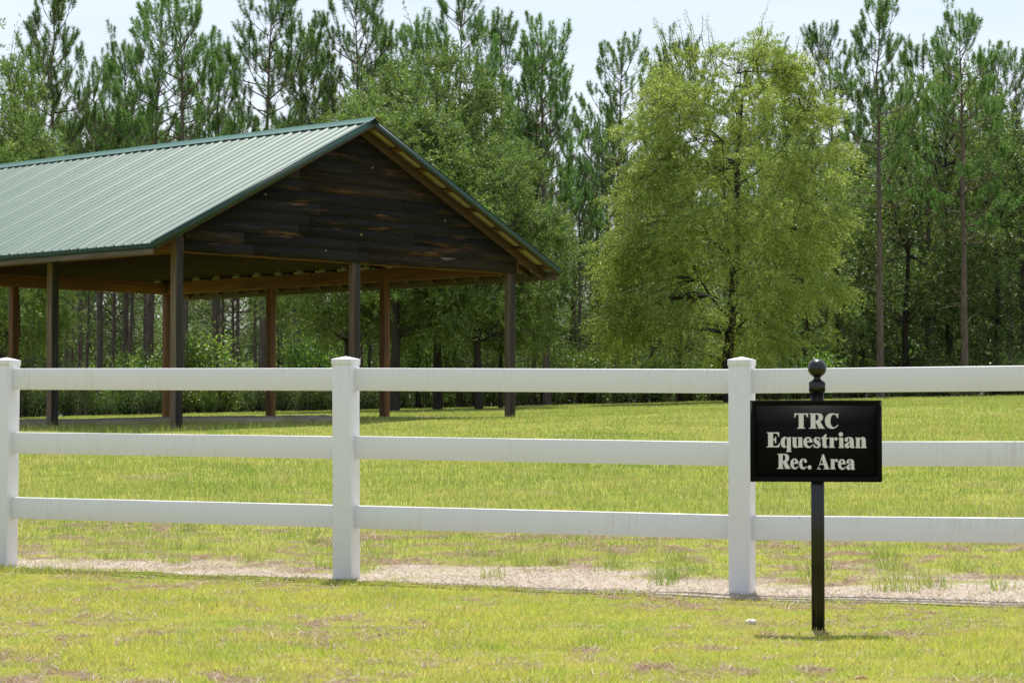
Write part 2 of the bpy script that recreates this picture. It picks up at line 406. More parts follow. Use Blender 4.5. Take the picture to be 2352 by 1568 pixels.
# field behind the fence
def field_pts(n, d0, d1, pw):
    u = rng.random(n); y = (d0 ** pw + u * (d1 ** pw - d0 ** pw)) ** (1 / pw)
    x = rng.uniform(-1, 1, n) * (.235 * y + 4.5); return x, y
mb = MB()
x, y = field_pts(820000, 12.8, 70, .35)
d = y - fence_y(x); k = (d > .12) & (m_litter(x, y) < rng.random(len(x)) * 1.2); x, y, d = x[k], y[k], d[k]
p = np.clip(1 - m_sand(x, y) * 1.25, 0, 1) * np.clip(1.05 - m_dead(x, y) * .85, 0, 1)
k = rng.random(len(x)) < p; x, y, d = x[k], y[k], d[k]; n = len(x)
grow = sst(.8, 6, d)
h = rng.gamma(6, .0046, n) * (.85 + .7 * grow) * (1 - .45 * sst(30, 37, y)) * (.65 + .8 * fbm(x * .5 + 4, y * .35, 3))
blades(x, y, h, np.maximum(.0036, y * .00027) * rng.uniform(.7, 1.2, n), np.abs(rng.normal(.32, .2, n)).clip(0, .9), mb)
# taller stems and tufts
x, y = field_pts(38000, 14, 40, .4); d = y - fence_y(x); k = (d > .5) & (m_sand(x, y) < .6); x, y, d = x[k], y[k], d[k]
k = fbm(x * .7 + 80, y * .5, 3) > .47; x, y = x[k], y[k]; n = len(x)
blades(x, y, rng.uniform(.07, .17, n), np.maximum(.0025, y * .00018), np.abs(rng.normal(.12, .12, n)).clip(0, .6), mb)
for i in range(70):
    cx = rng.uniform(-5, 5); cy = fence_y(cx) + abs(rng.normal(.9, .7)) + .35; q = int(rng.integers(20, 60))
    blades(cx + rng.normal(0, .05, q), cy + rng.normal(0, .05, q), rng.uniform(.05, .16, q), np.full(q, .005), np.abs(rng.normal(.4, .2, q)).clip(0, .9), mb)
tag(mb.build('field_grass', M['grass_f']), 'longer green grass over the rising field behind the fence', 'grass', kind='stuff')

# dry straw lying on the bare strip and in the worn patches
mb = MB(); n = 300000
x = rng.uniform(-5.2, 5.2, n); y = rng.uniform(8.0, 20, n)
wv = np.maximum(m_dead(x, y), m_sand(x, y) * .6); k = (rng.random(n) < wv + .02) & (np.abs(x) < .235 * y + 1.1); x, y = x[k], y[k]; n = len(x)
blades(x, y, rng.uniform(.02, .07, n), rng.uniform(.002, .0045, n), rng.uniform(.86, .995, n), mb, z=gz(x, y) + .002)
tag(mb.build('dry_thatch', M['straw']), 'pale dry straw lying along the bare sandy strip', 'dry grass', kind='stuff')

# ---------------------------------------------------------------- white fence
fence = empty('rail_fence', (FP[3][0], FP[3][1], FP[3][2]))
tag(fence, 'white vinyl three rail fence with square capped posts across the verge', 'fence')
fo = np.array([FP[3][0], FP[3][1], FP[3][2]])
def rot2(v, a): c, s = math.cos(a), math.sin(a); return np.array([v[0] * c - v[1] * s, v[0] * s + v[1] * c])
for i, (fx, fy_, fz) in enumerate(FP):
    j0, j1 = max(0, i - 1), min(len(FP) - 1, i + 1)
    a = math.atan2(FP[j1][1] - FP[j0][1], FP[j1][0] - FP[j0][0])
    mb = MB(); hw = .0635; mb.box(-hw, hw, -hw, hw, -.12, 1.335)
    po = mb.build('post', M['vinyl'], fence, bevel=.004); po.location = (fx - fo[0], fy_ - fo[1], fz - fo[2])
    po.rotation_euler = (R([0, .1, -.25, .3, -.05, .1, 0][i]), R([0, 0, .25, -.2, .1, 0, 0][i]), a)
    c = MB(); hw = .0675; c.box(-hw, hw, -hw, hw, 1.318, 1.352)
    c.add([(-hw - .001, -hw - .001, 1.352), (hw + .001, -hw - .001, 1.352), (hw + .001, hw + .001, 1.352), (-hw - .001, hw + .001, 1.352), (0, 0, 1.371)],
          [[0, 1, 4], [1, 2, 4], [2, 3, 4], [3, 0, 4]])
    c.build('cap', M['vinyl'], po, bevel=.002)
for i in range(len(FP) - 1):
    a, b = FP[i], FP[i + 1]; d = np.array([b[0] - a[0], b[1] - a[1]]); L = np.linalg.norm(d); d /= L; nn = np.array([-d[1], d[0], 0])
    for kz, zt in enumerate((1.298, .877, .4545)):
        lo = zt - .14; off = [0, .002, -.002][kz]
        p0 = np.array([a[0] + d[0] * .052, a[1] + d[1] * .052, a[2] + lo + .07 + off]) - fo
        p1 = np.array([b[0] - d[0] * .052, b[1] - d[1] * .052, b[2] + lo + .07]) - fo
        mb = MB(); mb.bar(p0, p1, nn * .038, (0, 0, .14)); mb.build('rail', M['vinyl'], fence, bevel=.005)

# ---------------------------------------------------------------- sign
SX = (1877 - 1176) / 481.5; SY = 5634 / 481.5; SZ = float(gz(SX, SY)); US = .7656 / 481.5     # metres per full-size pixel
sign = empty('entrance_sign', (SX, SY, SZ), R(-9))
tag(sign, 'black post sign reading TRC Equestrian Rec. Area in silver serif letters', 'sign')
zp = lambda ysrc: HC + (981 - ysrc * .7656) / 481.5 - SZ
xp = lambda xsrc: ((xsrc * .7656) - 1876) / 481.5 / math.cos(R(9))
mb = MB(); hw = .0305
outline = []
for q in range(4):          # square post with shallow flutes
    c, s_ = math.cos(q * math.pi / 2), math.sin(q * math.pi / 2)
    for (u, v) in [(-hw + .003, -hw), (-.018, -hw), (-.016, -hw + .002), (-.010, -hw + .002), (-.008, -hw), (.008, -hw), (.010, -hw + .002), (.016, -hw + .002), (.018, -hw), (hw - .003, -hw)]:
        outline.append((u * c - v * s_, u * s_ + v * c, -.15))
mb.prism(outline, (0, 0, zp(1172) + .15)); mb.build('post', M['black'], sign)
def lathe(mb, prof, n=32, sq=None):
    V = []; 
    for r, z in prof:
        for k in range(n):
            t = 2 * math.pi * k / n; V.append((r * math.cos(t), r * math.sin(t), z))
    Fq = [[i * n + k, i * n + (k + 1) % n, (i + 1) * n + (k + 1) % n, (i + 1) * n + k] for i in range(len(prof) - 1) for k in range(n)]
    mb.add(V, Fq)
c = MB(); hw = .0375; z0, z1 = zp(1174), zp(1147)
c.box(-hw, hw, -hw, hw, z0, z1)
h2 = .013
c.add([(-hw, -hw, z1), (hw, -hw, z1), (hw, hw, z1), (-hw, hw, z1), (-h2, -h2, z1 + .017), (h2, -h2, z1 + .017), (h2, h2, z1 + .017), (-h2, h2, z1 + .017)],
      [[0, 1, 5, 4], [1, 2, 6, 5], [2, 3, 7, 6], [3, 0, 4, 7]])
c.add([(-hw, -hw, z0), (hw, -hw, z0), (hw, hw, z0), (-hw, hw, z0), (-.032, -.032, z0 - .010), (.032, -.032, z0 - .010), (.032, .032, z0 - .010), (-.032, .032, z0 - .010)],
      [[0, 1, 5, 4], [1, 2, 6, 5], [2, 3, 7, 6], [3, 0, 4, 7]])
fin = c.build('finial', M['black'], sign)
b = MB(); rb = .0445; zc = zp(1104.5)
prof = [(.0175, z1 + .012), (.0165, z1 + .022)] + [(rb * math.cos(t), zc + rb * math.sin(t)) for t in np.linspace(-1.16, math.pi / 2 - .001, 26)]
lathe(b, prof, 40); b.build('ball', M['black'], fin, smooth=True)
px0, px1, pz0, pz1 = xp(2253.6), xp(2639.5), zp(1444.2), zp(1201.5); yf = -.0335
pb = MB(); pb.box(px0 + .004, px1 - .004, yf - .012, yf, pz0 + .004, pz1 - .004)
pan = pb.build('panel', M['board'], sign)
fr = MB(); fw = .024; y0, y1 = yf - .021, yf + .004
fr.prism([(px0, y0, pz0), (px1, y0, pz0), (px1 - fw, y0, pz0 + fw), (px0 + fw, y0, pz0 + fw)], (0, y1 - y0, 0))
fr.prism([(px1, y0, pz1), (px0, y0, pz1), (px0 + fw, y0, pz1 - fw), (px1 - fw, y0, pz1 - fw)], (0, y1 - y0, 0))
fr.prism([(px0, y0, pz1), (px0, y0, pz0), (px0 + fw, y0, pz0 + fw), (px0 + fw, y0, pz1 - fw)], (0, y1 - y0, 0))
fr.prism([(px1, y0, pz0), (px1, y0, pz1), (px1 - fw, y0, pz1 - fw), (px1 - fw, y0, pz0 + fw)], (0, y1 - y0, 0))
fr.build('frame', M['board'], pan)
# lettering traced glyph by glyph as outlines (units: 7.35 per full-size pixel, origin 2290,1220)
T_ = [[690,145,985,145,985,235,970,235,950,195,935,175,890,170,890,450,905,465,925,468,925,480,745,480,745,465,770,460,785,450,785,170,745,172,722,185,707,235,690,235]]
R_ = [[1003,145,1200,145,1265,155,1300,190,1308,235,1300,280,1275,310,1245,325,1325,455,1345,470,1345,480,1215,480,1145,330,1145,450,1160,466,1180,470,1180,480,1000,480,1000,468,1030,462,1042,450,1042,180,1030,160,1003,155],
      [1145,170,1180,170,1205,190,1212,235,1205,275,1180,300,1145,305]]
C_ = [[1635,145,1630,250,1615,250,1600,210,1570,178,1535,170,1500,190,1475,240,1465,310,1470,370,1490,420,1520,448,1555,450,1590,430,1620,392,1635,400,1610,440,1570,470,1515,485,1450,478,1395,445,1360,390,1347,315,1360,235,1400,180,1450,150,1510,142,1560,148,1590,165,1610,150]]
E_ = [[88,562,360,562,360,660,345,660,335,620,310,595,280,587,230,587,230,710,250,708,270,690,280,655,295,655,295,805,280,805,270,765,250,740,230,735,230,862,280,865,320,855,345,835,362,795,378,795,362,890,85,890,85,878,110,872,122,860,122,590,108,578,88,572]]
q_ = [[612,665,612,975,630,985,630,993,505,993,505,985,527,975,527,880,500,898,460,903,420,880,398,840,390,780,400,720,430,680,470,660,515,665,545,680,590,662],
      [527,700,510,682,495,700,482,740,480,790,485,840,497,870,515,875,527,850]]
u_ = [[640,670,735,670,735,850,740,872,755,875,770,860,775,850,775,700,765,685,755,680,755,670,860,670,860,870,875,885,875,893,780,895,775,880,745,900,700,903,665,885,652,850,652,700,640,682]]
e_ = [[1080,782,960,782,965,830,985,860,1015,870,1050,855,1075,825,1085,835,1060,875,1020,902,975,905,925,885,890,840,880,785,890,725,925,680,980,662,1030,672,1065,710,1080,750],
      [958,752,1005,752,1005,720,998,695,980,685,965,705]]
s_g = [[1240,670,1250,745,1238,748,1220,710,1195,690,1170,688,1162,702,1170,725,1210,750,1245,785,1257,830,1245,875,1210,902,1170,903,1130,892,1105,898,1100,820,1112,818,1130,850,1160,878,1185,880,1198,865,1190,838,1150,812,1112,775,1100,730,1115,690,1150,665,1190,667,1215,678,1228,670]]
t_ = [[1378,598,1378,678,1415,678,1415,705,1378,705,1378,850,1385,868,1400,868,1412,850,1422,858,1400,892,1365,905,1320,898,1295,870,1292,705,1265,705,1265,690,1310,650,1360,598]]
r_ = [[1435,675,1540,675,1540,705,1560,680,1590,668,1615,685,1620,715,1605,740,1580,742,1562,725,1550,715,1538,730,1538,870,1558,885,1558,900,1435,900,1435,890,1450,878,1450,700,1435,688]]
def ell(cx, cy, rx, ry): return [v for k in range(20) for v in (cx + rx * math.cos(k * math.pi / 10), cy + ry * math.sin(k * math.pi / 10))]
i_ = [ell(1690, 605, 47, 47), [1635,675,1742,675,1742,880,1760,892,1760,902,1635,902,1635,892,1655,880,1655,700,1635,685]]
a_ = [[1770,735,1775,700,1800,675,1850,662,1910,668,1950,695,1965,740,1965,860,1972,878,1985,872,1990,882,1965,905,1925,908,1895,895,1885,878,1850,905,1810,908,1778,885,1768,850,1780,815,1820,785,1875,760,1880,740,1875,705,1860,685,1840,685,1835,700,1850,730,1835,760,1805,768,1780,755],
      [1880,785,1855,805,1845,840,1858,865,1875,860,1882,845]]
n_ = [[2000,675,2090,675,2092,700,2130,668,2175,662,2210,685,2222,730,2222,875,2238,890,2238,905,2116,905,2116,892,2135,878,2135,740,2128,710,2112,708,2095,725,2095,878,2108,890,2108,905,2000,905,2000,892,2015,878,2015,700,2000,688]]
c_ = [[940,1225,915,1228,895,1205,898,1165,880,1155,862,1175,852,1240,862,1300,885,1330,915,1330,945,1300,955,1312,930,1350,885,1375,840,1368,805,1330,788,1265,795,1200,830,1150,880,1133,925,1145,952,1175,958,1205]]
A_ = [[1292,1042,1322,1042,1425,1345,1440,1358,1440,1370,1308,1370,1308,1360,1340,1350,1328,1300,1318,1272,1232,1272,1215,1320,1220,1345,1255,1360,1255,1370,1175,1370,1175,1360,1200,1345],
      [1275,1145,1240,1245,1308,1245]]
def fit(g, src, dst):
    o = []
    for pl in g:
        q = []
        for i in range(0, len(pl), 2):
            q += [dst[0] + (pl[i] - src[0]) * (dst[2] - dst[0]) / (src[2] - src[0]), dst[1] + (pl[i + 1] - src[1]) * (dst[3] - dst[1]) / (src[3] - src[1])]
        o.append(q)
    return o
eb = (880, 662, 1085, 905)
glyphs = [T_, R_, C_, E_, q_, u_, e_, s_g, t_, r_, i_, a_, n_, fit(R_, (1000, 145, 1345, 480), (313, 1033, 605, 1362)), fit(e_, eb, (600, 1133, 778, 1372)), c_,
          [ell(1015, 1328, 42, 46)], A_, fit(r_, (1435, 668, 1620, 900), (1460, 1140, 1625, 1370)), fit(e_, eb, (1625, 1145, 1795, 1380)), fit(a_, (1768, 662, 1990, 908), (1805, 1145, 1992, 1382))]
cu = bpy.data.curves.new('lettering', 'CURVE'); cu.dimensions = '2D'; cu.fill_mode = 'BOTH'; cu.extrude = .0008
for gl in glyphs:
    for pl in gl:
        sp = cu.splines.new('POLY'); k = len(pl) // 2; sp.points.add(k - 1); sp.use_cyclic_u = True
        for i in range(k):
            sp.points[i].co = (xp(2290 + pl[2 * i] / 7.35), zp(1220 + pl[2 * i + 1] / 7.35), 0, 1)
tmp = bpy.data.objects.new('tmp', cu); COL.objects.link(tmp)
bpy.context.view_layer.update()
lm = bpy.data.meshes.new_from_object(tmp.evaluated_get(bpy.context.evaluated_depsgraph_get())); bpy.data.objects.remove(tmp)
lm.transform(Matrix.Rotation(math.pi / 2, 4, 'X')); lm.transform(Matrix.Translation((0, yf - .0132, 0)))
lm.materials.clear(); lm.materials.append(M['letter'])
lo = bpy.data.objects.new('lettering', lm); COL.objects.link(lo); lo.parent = pan

# ---------------------------------------------------------------- pavilion (local x = across the gable, local y = along the ridge)
pav = empty('open_pavilion', (PX, PY, PZ), math.pi / 2 - AL)
tag(pav, 'open timber pavilion with green metal gable roof standing on the field', 'pavilion')
ZE, ZR, ZB, ZG = HC + 2.773 - PZ, HC + 5.030 - PZ, HC + 2.689 - PZ, HC + 2.707 - PZ
LT = 3 * BL; TAN = (ZR - ZE) / (BG + OE); SL = math.hypot(BG + OE, ZR - ZE); ca, sa = (BG + OE) / SL, (ZR - ZE) / SL
def gl(u, v):      # ground height under local (v,u) relative to base
    p = np.array([PX, PY]) + AV * u + GV * v; return float(gz(p[0], p[1])) - PZ
def roofz(v): return ZE + (min(v, 2 * BG - v) + OE) * TAN
pr = random.Random(4)
for (u, v) in [(0, 0), (1, 0), (2, 0), (3, 0), (0, 2), (1, 2), (2, 2), (3, 2), (0, 1), (3, 1)]:
    mb = MB(); h = .07; top = roofz(v * BG) - .16 if v != 1 else ZB + .3
    if (u, v) == (0, 0): top = roofz(0) - .10
    z0 = gl(u * BL, v * BG) - .2
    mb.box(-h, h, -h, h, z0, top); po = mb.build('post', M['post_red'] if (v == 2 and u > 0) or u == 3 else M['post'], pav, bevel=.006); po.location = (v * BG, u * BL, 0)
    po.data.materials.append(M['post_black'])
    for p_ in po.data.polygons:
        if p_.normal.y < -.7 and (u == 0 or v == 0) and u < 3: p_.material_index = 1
# long beams on both faces of the posts
for v in (0, 2 * BG):
    for s in (-1, 1):
        mb = MB(); x = v + s * (.07 + .0205)
        if not (v == 0 and s == -1): mb.box(x - .019, x + .019, -.06, LT + .06, ZB, ZB + .235); mb.build('beam', M['beam_y'], pav, bevel=.003)
mb = MB(); mb.box(.075, 2 * BG - .075, LT + .073, LT + .111, ZB, ZB + .235); mb.build('beam', M['beam'], pav, bevel=.003)
mb = MB(); mb.box(.115, 2 * BG - .115, LT - .109, LT - .071, ZB, ZB + .235); mb.build('beam', M['beam'], pav, bevel=.003)
mb = MB(); mb.box(.115, 2 * BG - .115, .073, .111, ZB + .01, ZB + .245); mb.build('beam', M['beam'], pav, bevel=.003)
# trusses
def slope_bar(mb, side, t0, t1, dn, wu, u, hh):
    """bar along the slope, from slope distance t0 to t1 above the eave, its centre dn below the sheet"""
    def P(t):
        v = -OE + t * ca + sa * dn; z = ZE + t * sa - ca * dn
        return (v if side == 0 else 2 * BG - v, u, z)
    nv = (-sa if side == 0 else sa, 0, ca)
    mb.bar(P(t0), P(t1), (0, wu, 0), np.array(nv) * hh)
NT = 16
for k in range(NT):
    u = .20 + (LT - .40) * k / (NT - 1)
    mb = MB(); zb = ZB + .237
    mb.box(.02, 2 * BG - .02, u - .019, u + .019, zb, zb + .14)
    for s in (0, 1): slope_bar(mb, s, .03, SL - .03, .095, .037, u, .105)
    for s in (-1, 1):
        c0 = BG
        mb.bar((c0 + s * .9, u, zb + .085), (c0 + s * 1.75, u, roofz(c0 + 1.75) - .13), (0, .034, 0), (.08, 0, .02))
        mb.bar((c0 + s * .9, u, zb + .085), (c0 + s * .06, u, ZR - .22), (0, .034, 0), (.08, 0, .02))
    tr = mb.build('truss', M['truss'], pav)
    pl = MB()
    for (v, zc, a_, b_) in [(2 * BG - .42, zb + .02, .08, .045), (BG, ZR - .22, .08, .07)]:
        pl.box(v - a_, v + a_, u - .0235, u - .0200, zc - b_, zc + b_); pl.box(v - a_, v + a_, u + .0200, u + .0235, zc - b_, zc + b_)
    pl.build('connector_plate', M['plate'], tr)
# purlins on top of the trusses, reaching out over the gables
for s in (0, 1):
    for k in range(8):
        t = .18 + k * (SL - .36) / 7
        v = -OE + t * ca + sa * .021; z = ZE + t * sa - ca * .021; v = v if s == 0 else 2 * BG - v
        mb = MB(); tv = np.array((ca if s == 0 else -ca, 0, sa)); nv = np.array((-sa if s == 0 else sa, 0, ca))
        mb.bar((v, -OG + .03, z), (v, LT + OG2 - .03, z), tv * .089, nv * .036); mb.build('purlin', M['truss'] if False else M['wood_y'], pav)
# fly rafters and gable rafters
for s in (0, 1):
    for u0, u1, dn, hh in ((-OG + .004, -OG + .040, .062, .080), (-.150, -.108, .115, .145), (LT + OG2 - .04, LT + OG2 - .004, .098, .12), (LT + .12, LT + .16, .115, .145)):
        mb = MB(); slope_bar(mb, s, .02, SL - .05, dn, u1 - u0, (u0 + u1) / 2, hh); mb.build('rafter', M['wood_x'], pav, bevel=.003)
# gable walls of horizontal boards
def gable(u_face, sgn):
    mb = MB(); z = ZG; row = 0; H = .183
    while z < ZR - .25:
        z1 = min(z + H, ZR - .2)
        vl = lambda zz: max(.088, (zz - ZE + .06) / TAN - OE + .03)
        a0, a1 = vl(z), vl(z1 + .01); xs_ = [a0]; r0 = 2 * BG - a0 if a0 > .09 else 2 * BG + .09; r1 = 2 * BG - a1 if a1 > .09 else 2 * BG + .09
        x = a0 + pr.uniform(.6, 4)
        cuts = []
        while x < r0 - .7: cuts.append(x); x += pr.uniform(2.2, 4.6)
        edges = [None] + cuts + [None]
        for i in range(len(edges) - 1):
            lb, lt = (a0, a1) if edges[i] is None else (edges[i] + .002, edges[i] + .002)
            rb, rt = (r0, r1) if edges[i + 1] is None else (edges[i + 1] - .002, edges[i + 1] - .002)
            if rt - lt < .1 or rb - lb < .1: continue
            j = pr.uniform(-.004, .004); y0 = u_face; ex = pr.uniform(0, .005)
            pts = [(lb, y0 - sgn * (.016 + ex), z + j), (rb, y0 - sgn * (.016 + ex), z + j + pr.uniform(-.004, .004)), (rt, y0 - sgn * (.011 + ex), z1 + .004), (lt, y0 - sgn * (.011 + ex), z1 + .004)]
            mb.prism(pts, (0, sgn * .012, 0))
        z = z1; row += 1
    return mb.build('gable_wall', M['gable'], pav)
gable(-.073, 1); gable(LT + .073 + .045, -1)
mb = MB(); mb.box(2 * BG + .072, 2 * BG + .110, -.10, -.062, ZG - .01, roofz(0) - .14); mb.build('corner_board', M['wood_x'], pav)
# roof sheets with ribs
RP = .2286; UB, UE = -OG - .012, LT + OG2 + .012
def roof_side(s):
    prof = []; u = UB; k = 0
    while u < UE - .12:
        hgt = .018
        lap = .007 if k % 4 == 0 else 0
        prof += [(u + .002, 0), (u + .016, hgt + lap), (u + .040, hgt + lap), (u + .056, lap * .8), (u + .1, 0), (u + .108, .0045), (u + .120, .0045), (u + .128, 0), (u + .160, 0), (u + .168, .0045), (u + .180, .0045), (u + .188, 0)]
        u += RP; k += 1
    prof += [(UE, 0)]
    prof = [p for p in prof if p[0] <= UE + 1e-6]
    pr_ = np.array(prof); n = len(pr_); mb = MB()
    def P(t, uu, h):
        v = -OE + t * ca - sa * h; z = ZE + t * sa + ca * h; v = np.where(s == 0, v, 2 * BG - v); return np.stack([v, uu, z], -1)
    ts = np.linspace(-.02, SL - .012, 9)
    V = np.concatenate([P(np.full(n, t), pr_[:, 0], pr_[:, 1] + .002) for t in ts])
    i = (np.arange(len(ts) - 1)[:, None] * n + np.arange(n - 1)[None]).ravel()
    Fq = np.stack([i, i + 1, i + n + 1, i + n], 1); mb.add(V, Fq if s == 1 else Fq[:, ::-1], 0)
    V2 = np.concatenate([P(np.full(n, t), pr_[:, 0], pr_[:, 1] + .0005) for t in (ts[0] + .001, ts[-1])]); i = np.arange(n - 1)
    Fq = np.stack([i, i + 1, i + n + 1, i + n], 1); mb.add(V2, Fq, 1)
    rf = mb.build('roof_sheet', [M['roof'], M['cream']], pav)
    sc = MB(); u = UB
    while u < UE - .1:
        for k in range(8):
            t = .18 + k * (SL - .36) / 7 + pr.uniform(-.006, .006)
            for du in (.070,):
                c = P(np.array([t]), np.array([u + du]), np.array([.003]))[0]
                nv = np.array((-sa if s == 0 else sa, 0, ca)); tv = np.array((ca if s == 0 else -ca, 0, sa))
                sc.bar(c, c + nv * .009, tv * .020, (0, .020, 0))
        u += RP
    sc.build('screw_rows', M['screw'], rf)
roof_side(0); roof_side(1)
mb = MB()
for s in (0, 1):
    def P(t, uu, h):
        v = -OE + t * ca - sa * h; z = ZE + t * sa + ca * h; return (v if s == 0 else 2 * BG - v, uu, z)
    a = [P(SL - .17, UB - .05, .034), P(SL - .03, UB - .05, .036), (BG, UB - .05, ZR + .062)]
    b = [P(SL - .17, UE + .05, .034), P(SL - .03, UE + .05, .036), (BG, UE + .05, ZR + .062)]
    mb.add([a[0], a[1], a[2], b[0], b[1], b[2]], [[0, 1, 4, 3], [1, 2, 5, 4]], 0)
    lo_ = lambda p: (p[0], p[1], p[2] - .003)
    mb.add([lo_(q) for q in (a[0], a[1], a[2], b[0], b[1], b[2])], [[0, 1, 4, 3], [1, 2, 5, 4]], 1)
mb.build('ridge_cap', [M['cap'], M['cream']], pav)
for s in (0, 1):
    sg = -1 if s == 0 else 1; xe = -OE if s == 0 else 2 * BG + OE
    mb = MB(); mb.box(*sorted((xe, xe - sg * .036)), -OG + .045, LT + OG2 - .045, ZE - .165, ZE - .022); mb.build('fascia', M['fascia'], pav, bevel=.003)
    mb = MB(); mb.box(*sorted((xe + sg * .003, xe + sg * .006)), UB + .004, UE - .004, ZE - .085, ZE + .001)
    mb.box(*sorted((xe + sg * .006, xe + sg * .016)), UB + .004, UE - .004, ZE - .085, ZE - .081); mb.build('eave_trim', M['trim'], pav)
    for ue, d in ((UB, -1), (UE, 1)):
        mb = MB(); slope_bar(mb, s, -.012, SL, .034, .004, ue + d * .003, .088)
        slope_bar(mb, s, -.012, SL - .002, -.028, .045, ue - d * .014, .004)
        mb.build('rake_trim', M['trim'], pav)

# ---------------------------------------------------------------- trees
def unit(v): return v / (np.linalg.norm(v, axis=-1, keepdims=True) + 1e-9)
def frames(D):
    """orthonormal frames whose third axis is D"""
    D = unit(D); ref = np.where(np.abs(D[:, 2:3]) > .95, np.array([[1., 0, 0]]), np.array([[0, 0, 1.]]))
    A = unit(np.cross(D, ref)); return A, np.cross(D, A), D

def brush(r, n, L=1.0):
    """bottle brush of needles along +z (unit length), blunt rounded end: triangles (n,3,3)"""
    z = .12 + .88 * r.random(n) ** .8; a = r.uniform(0, 2 * np.pi, n); el = r.normal(.45, .22, n) + .55 * z ** 4
    d = np.stack([np.cos(a) * np.cos(el), np.sin(a) * np.cos(el), np.sin(el)], 1)
    ln = (r.uniform(.25, .38, n) * (1 - .15 * z))[:, None]
    side = unit(np.cross(d, r.normal(0, 1, (n, 3)))) * r.uniform(.012, .020, n)[:, None]
    b = np.stack([np.zeros(n), np.zeros(n), z], 1); return np.stack([b - side, b + side, b + d * ln], 1)

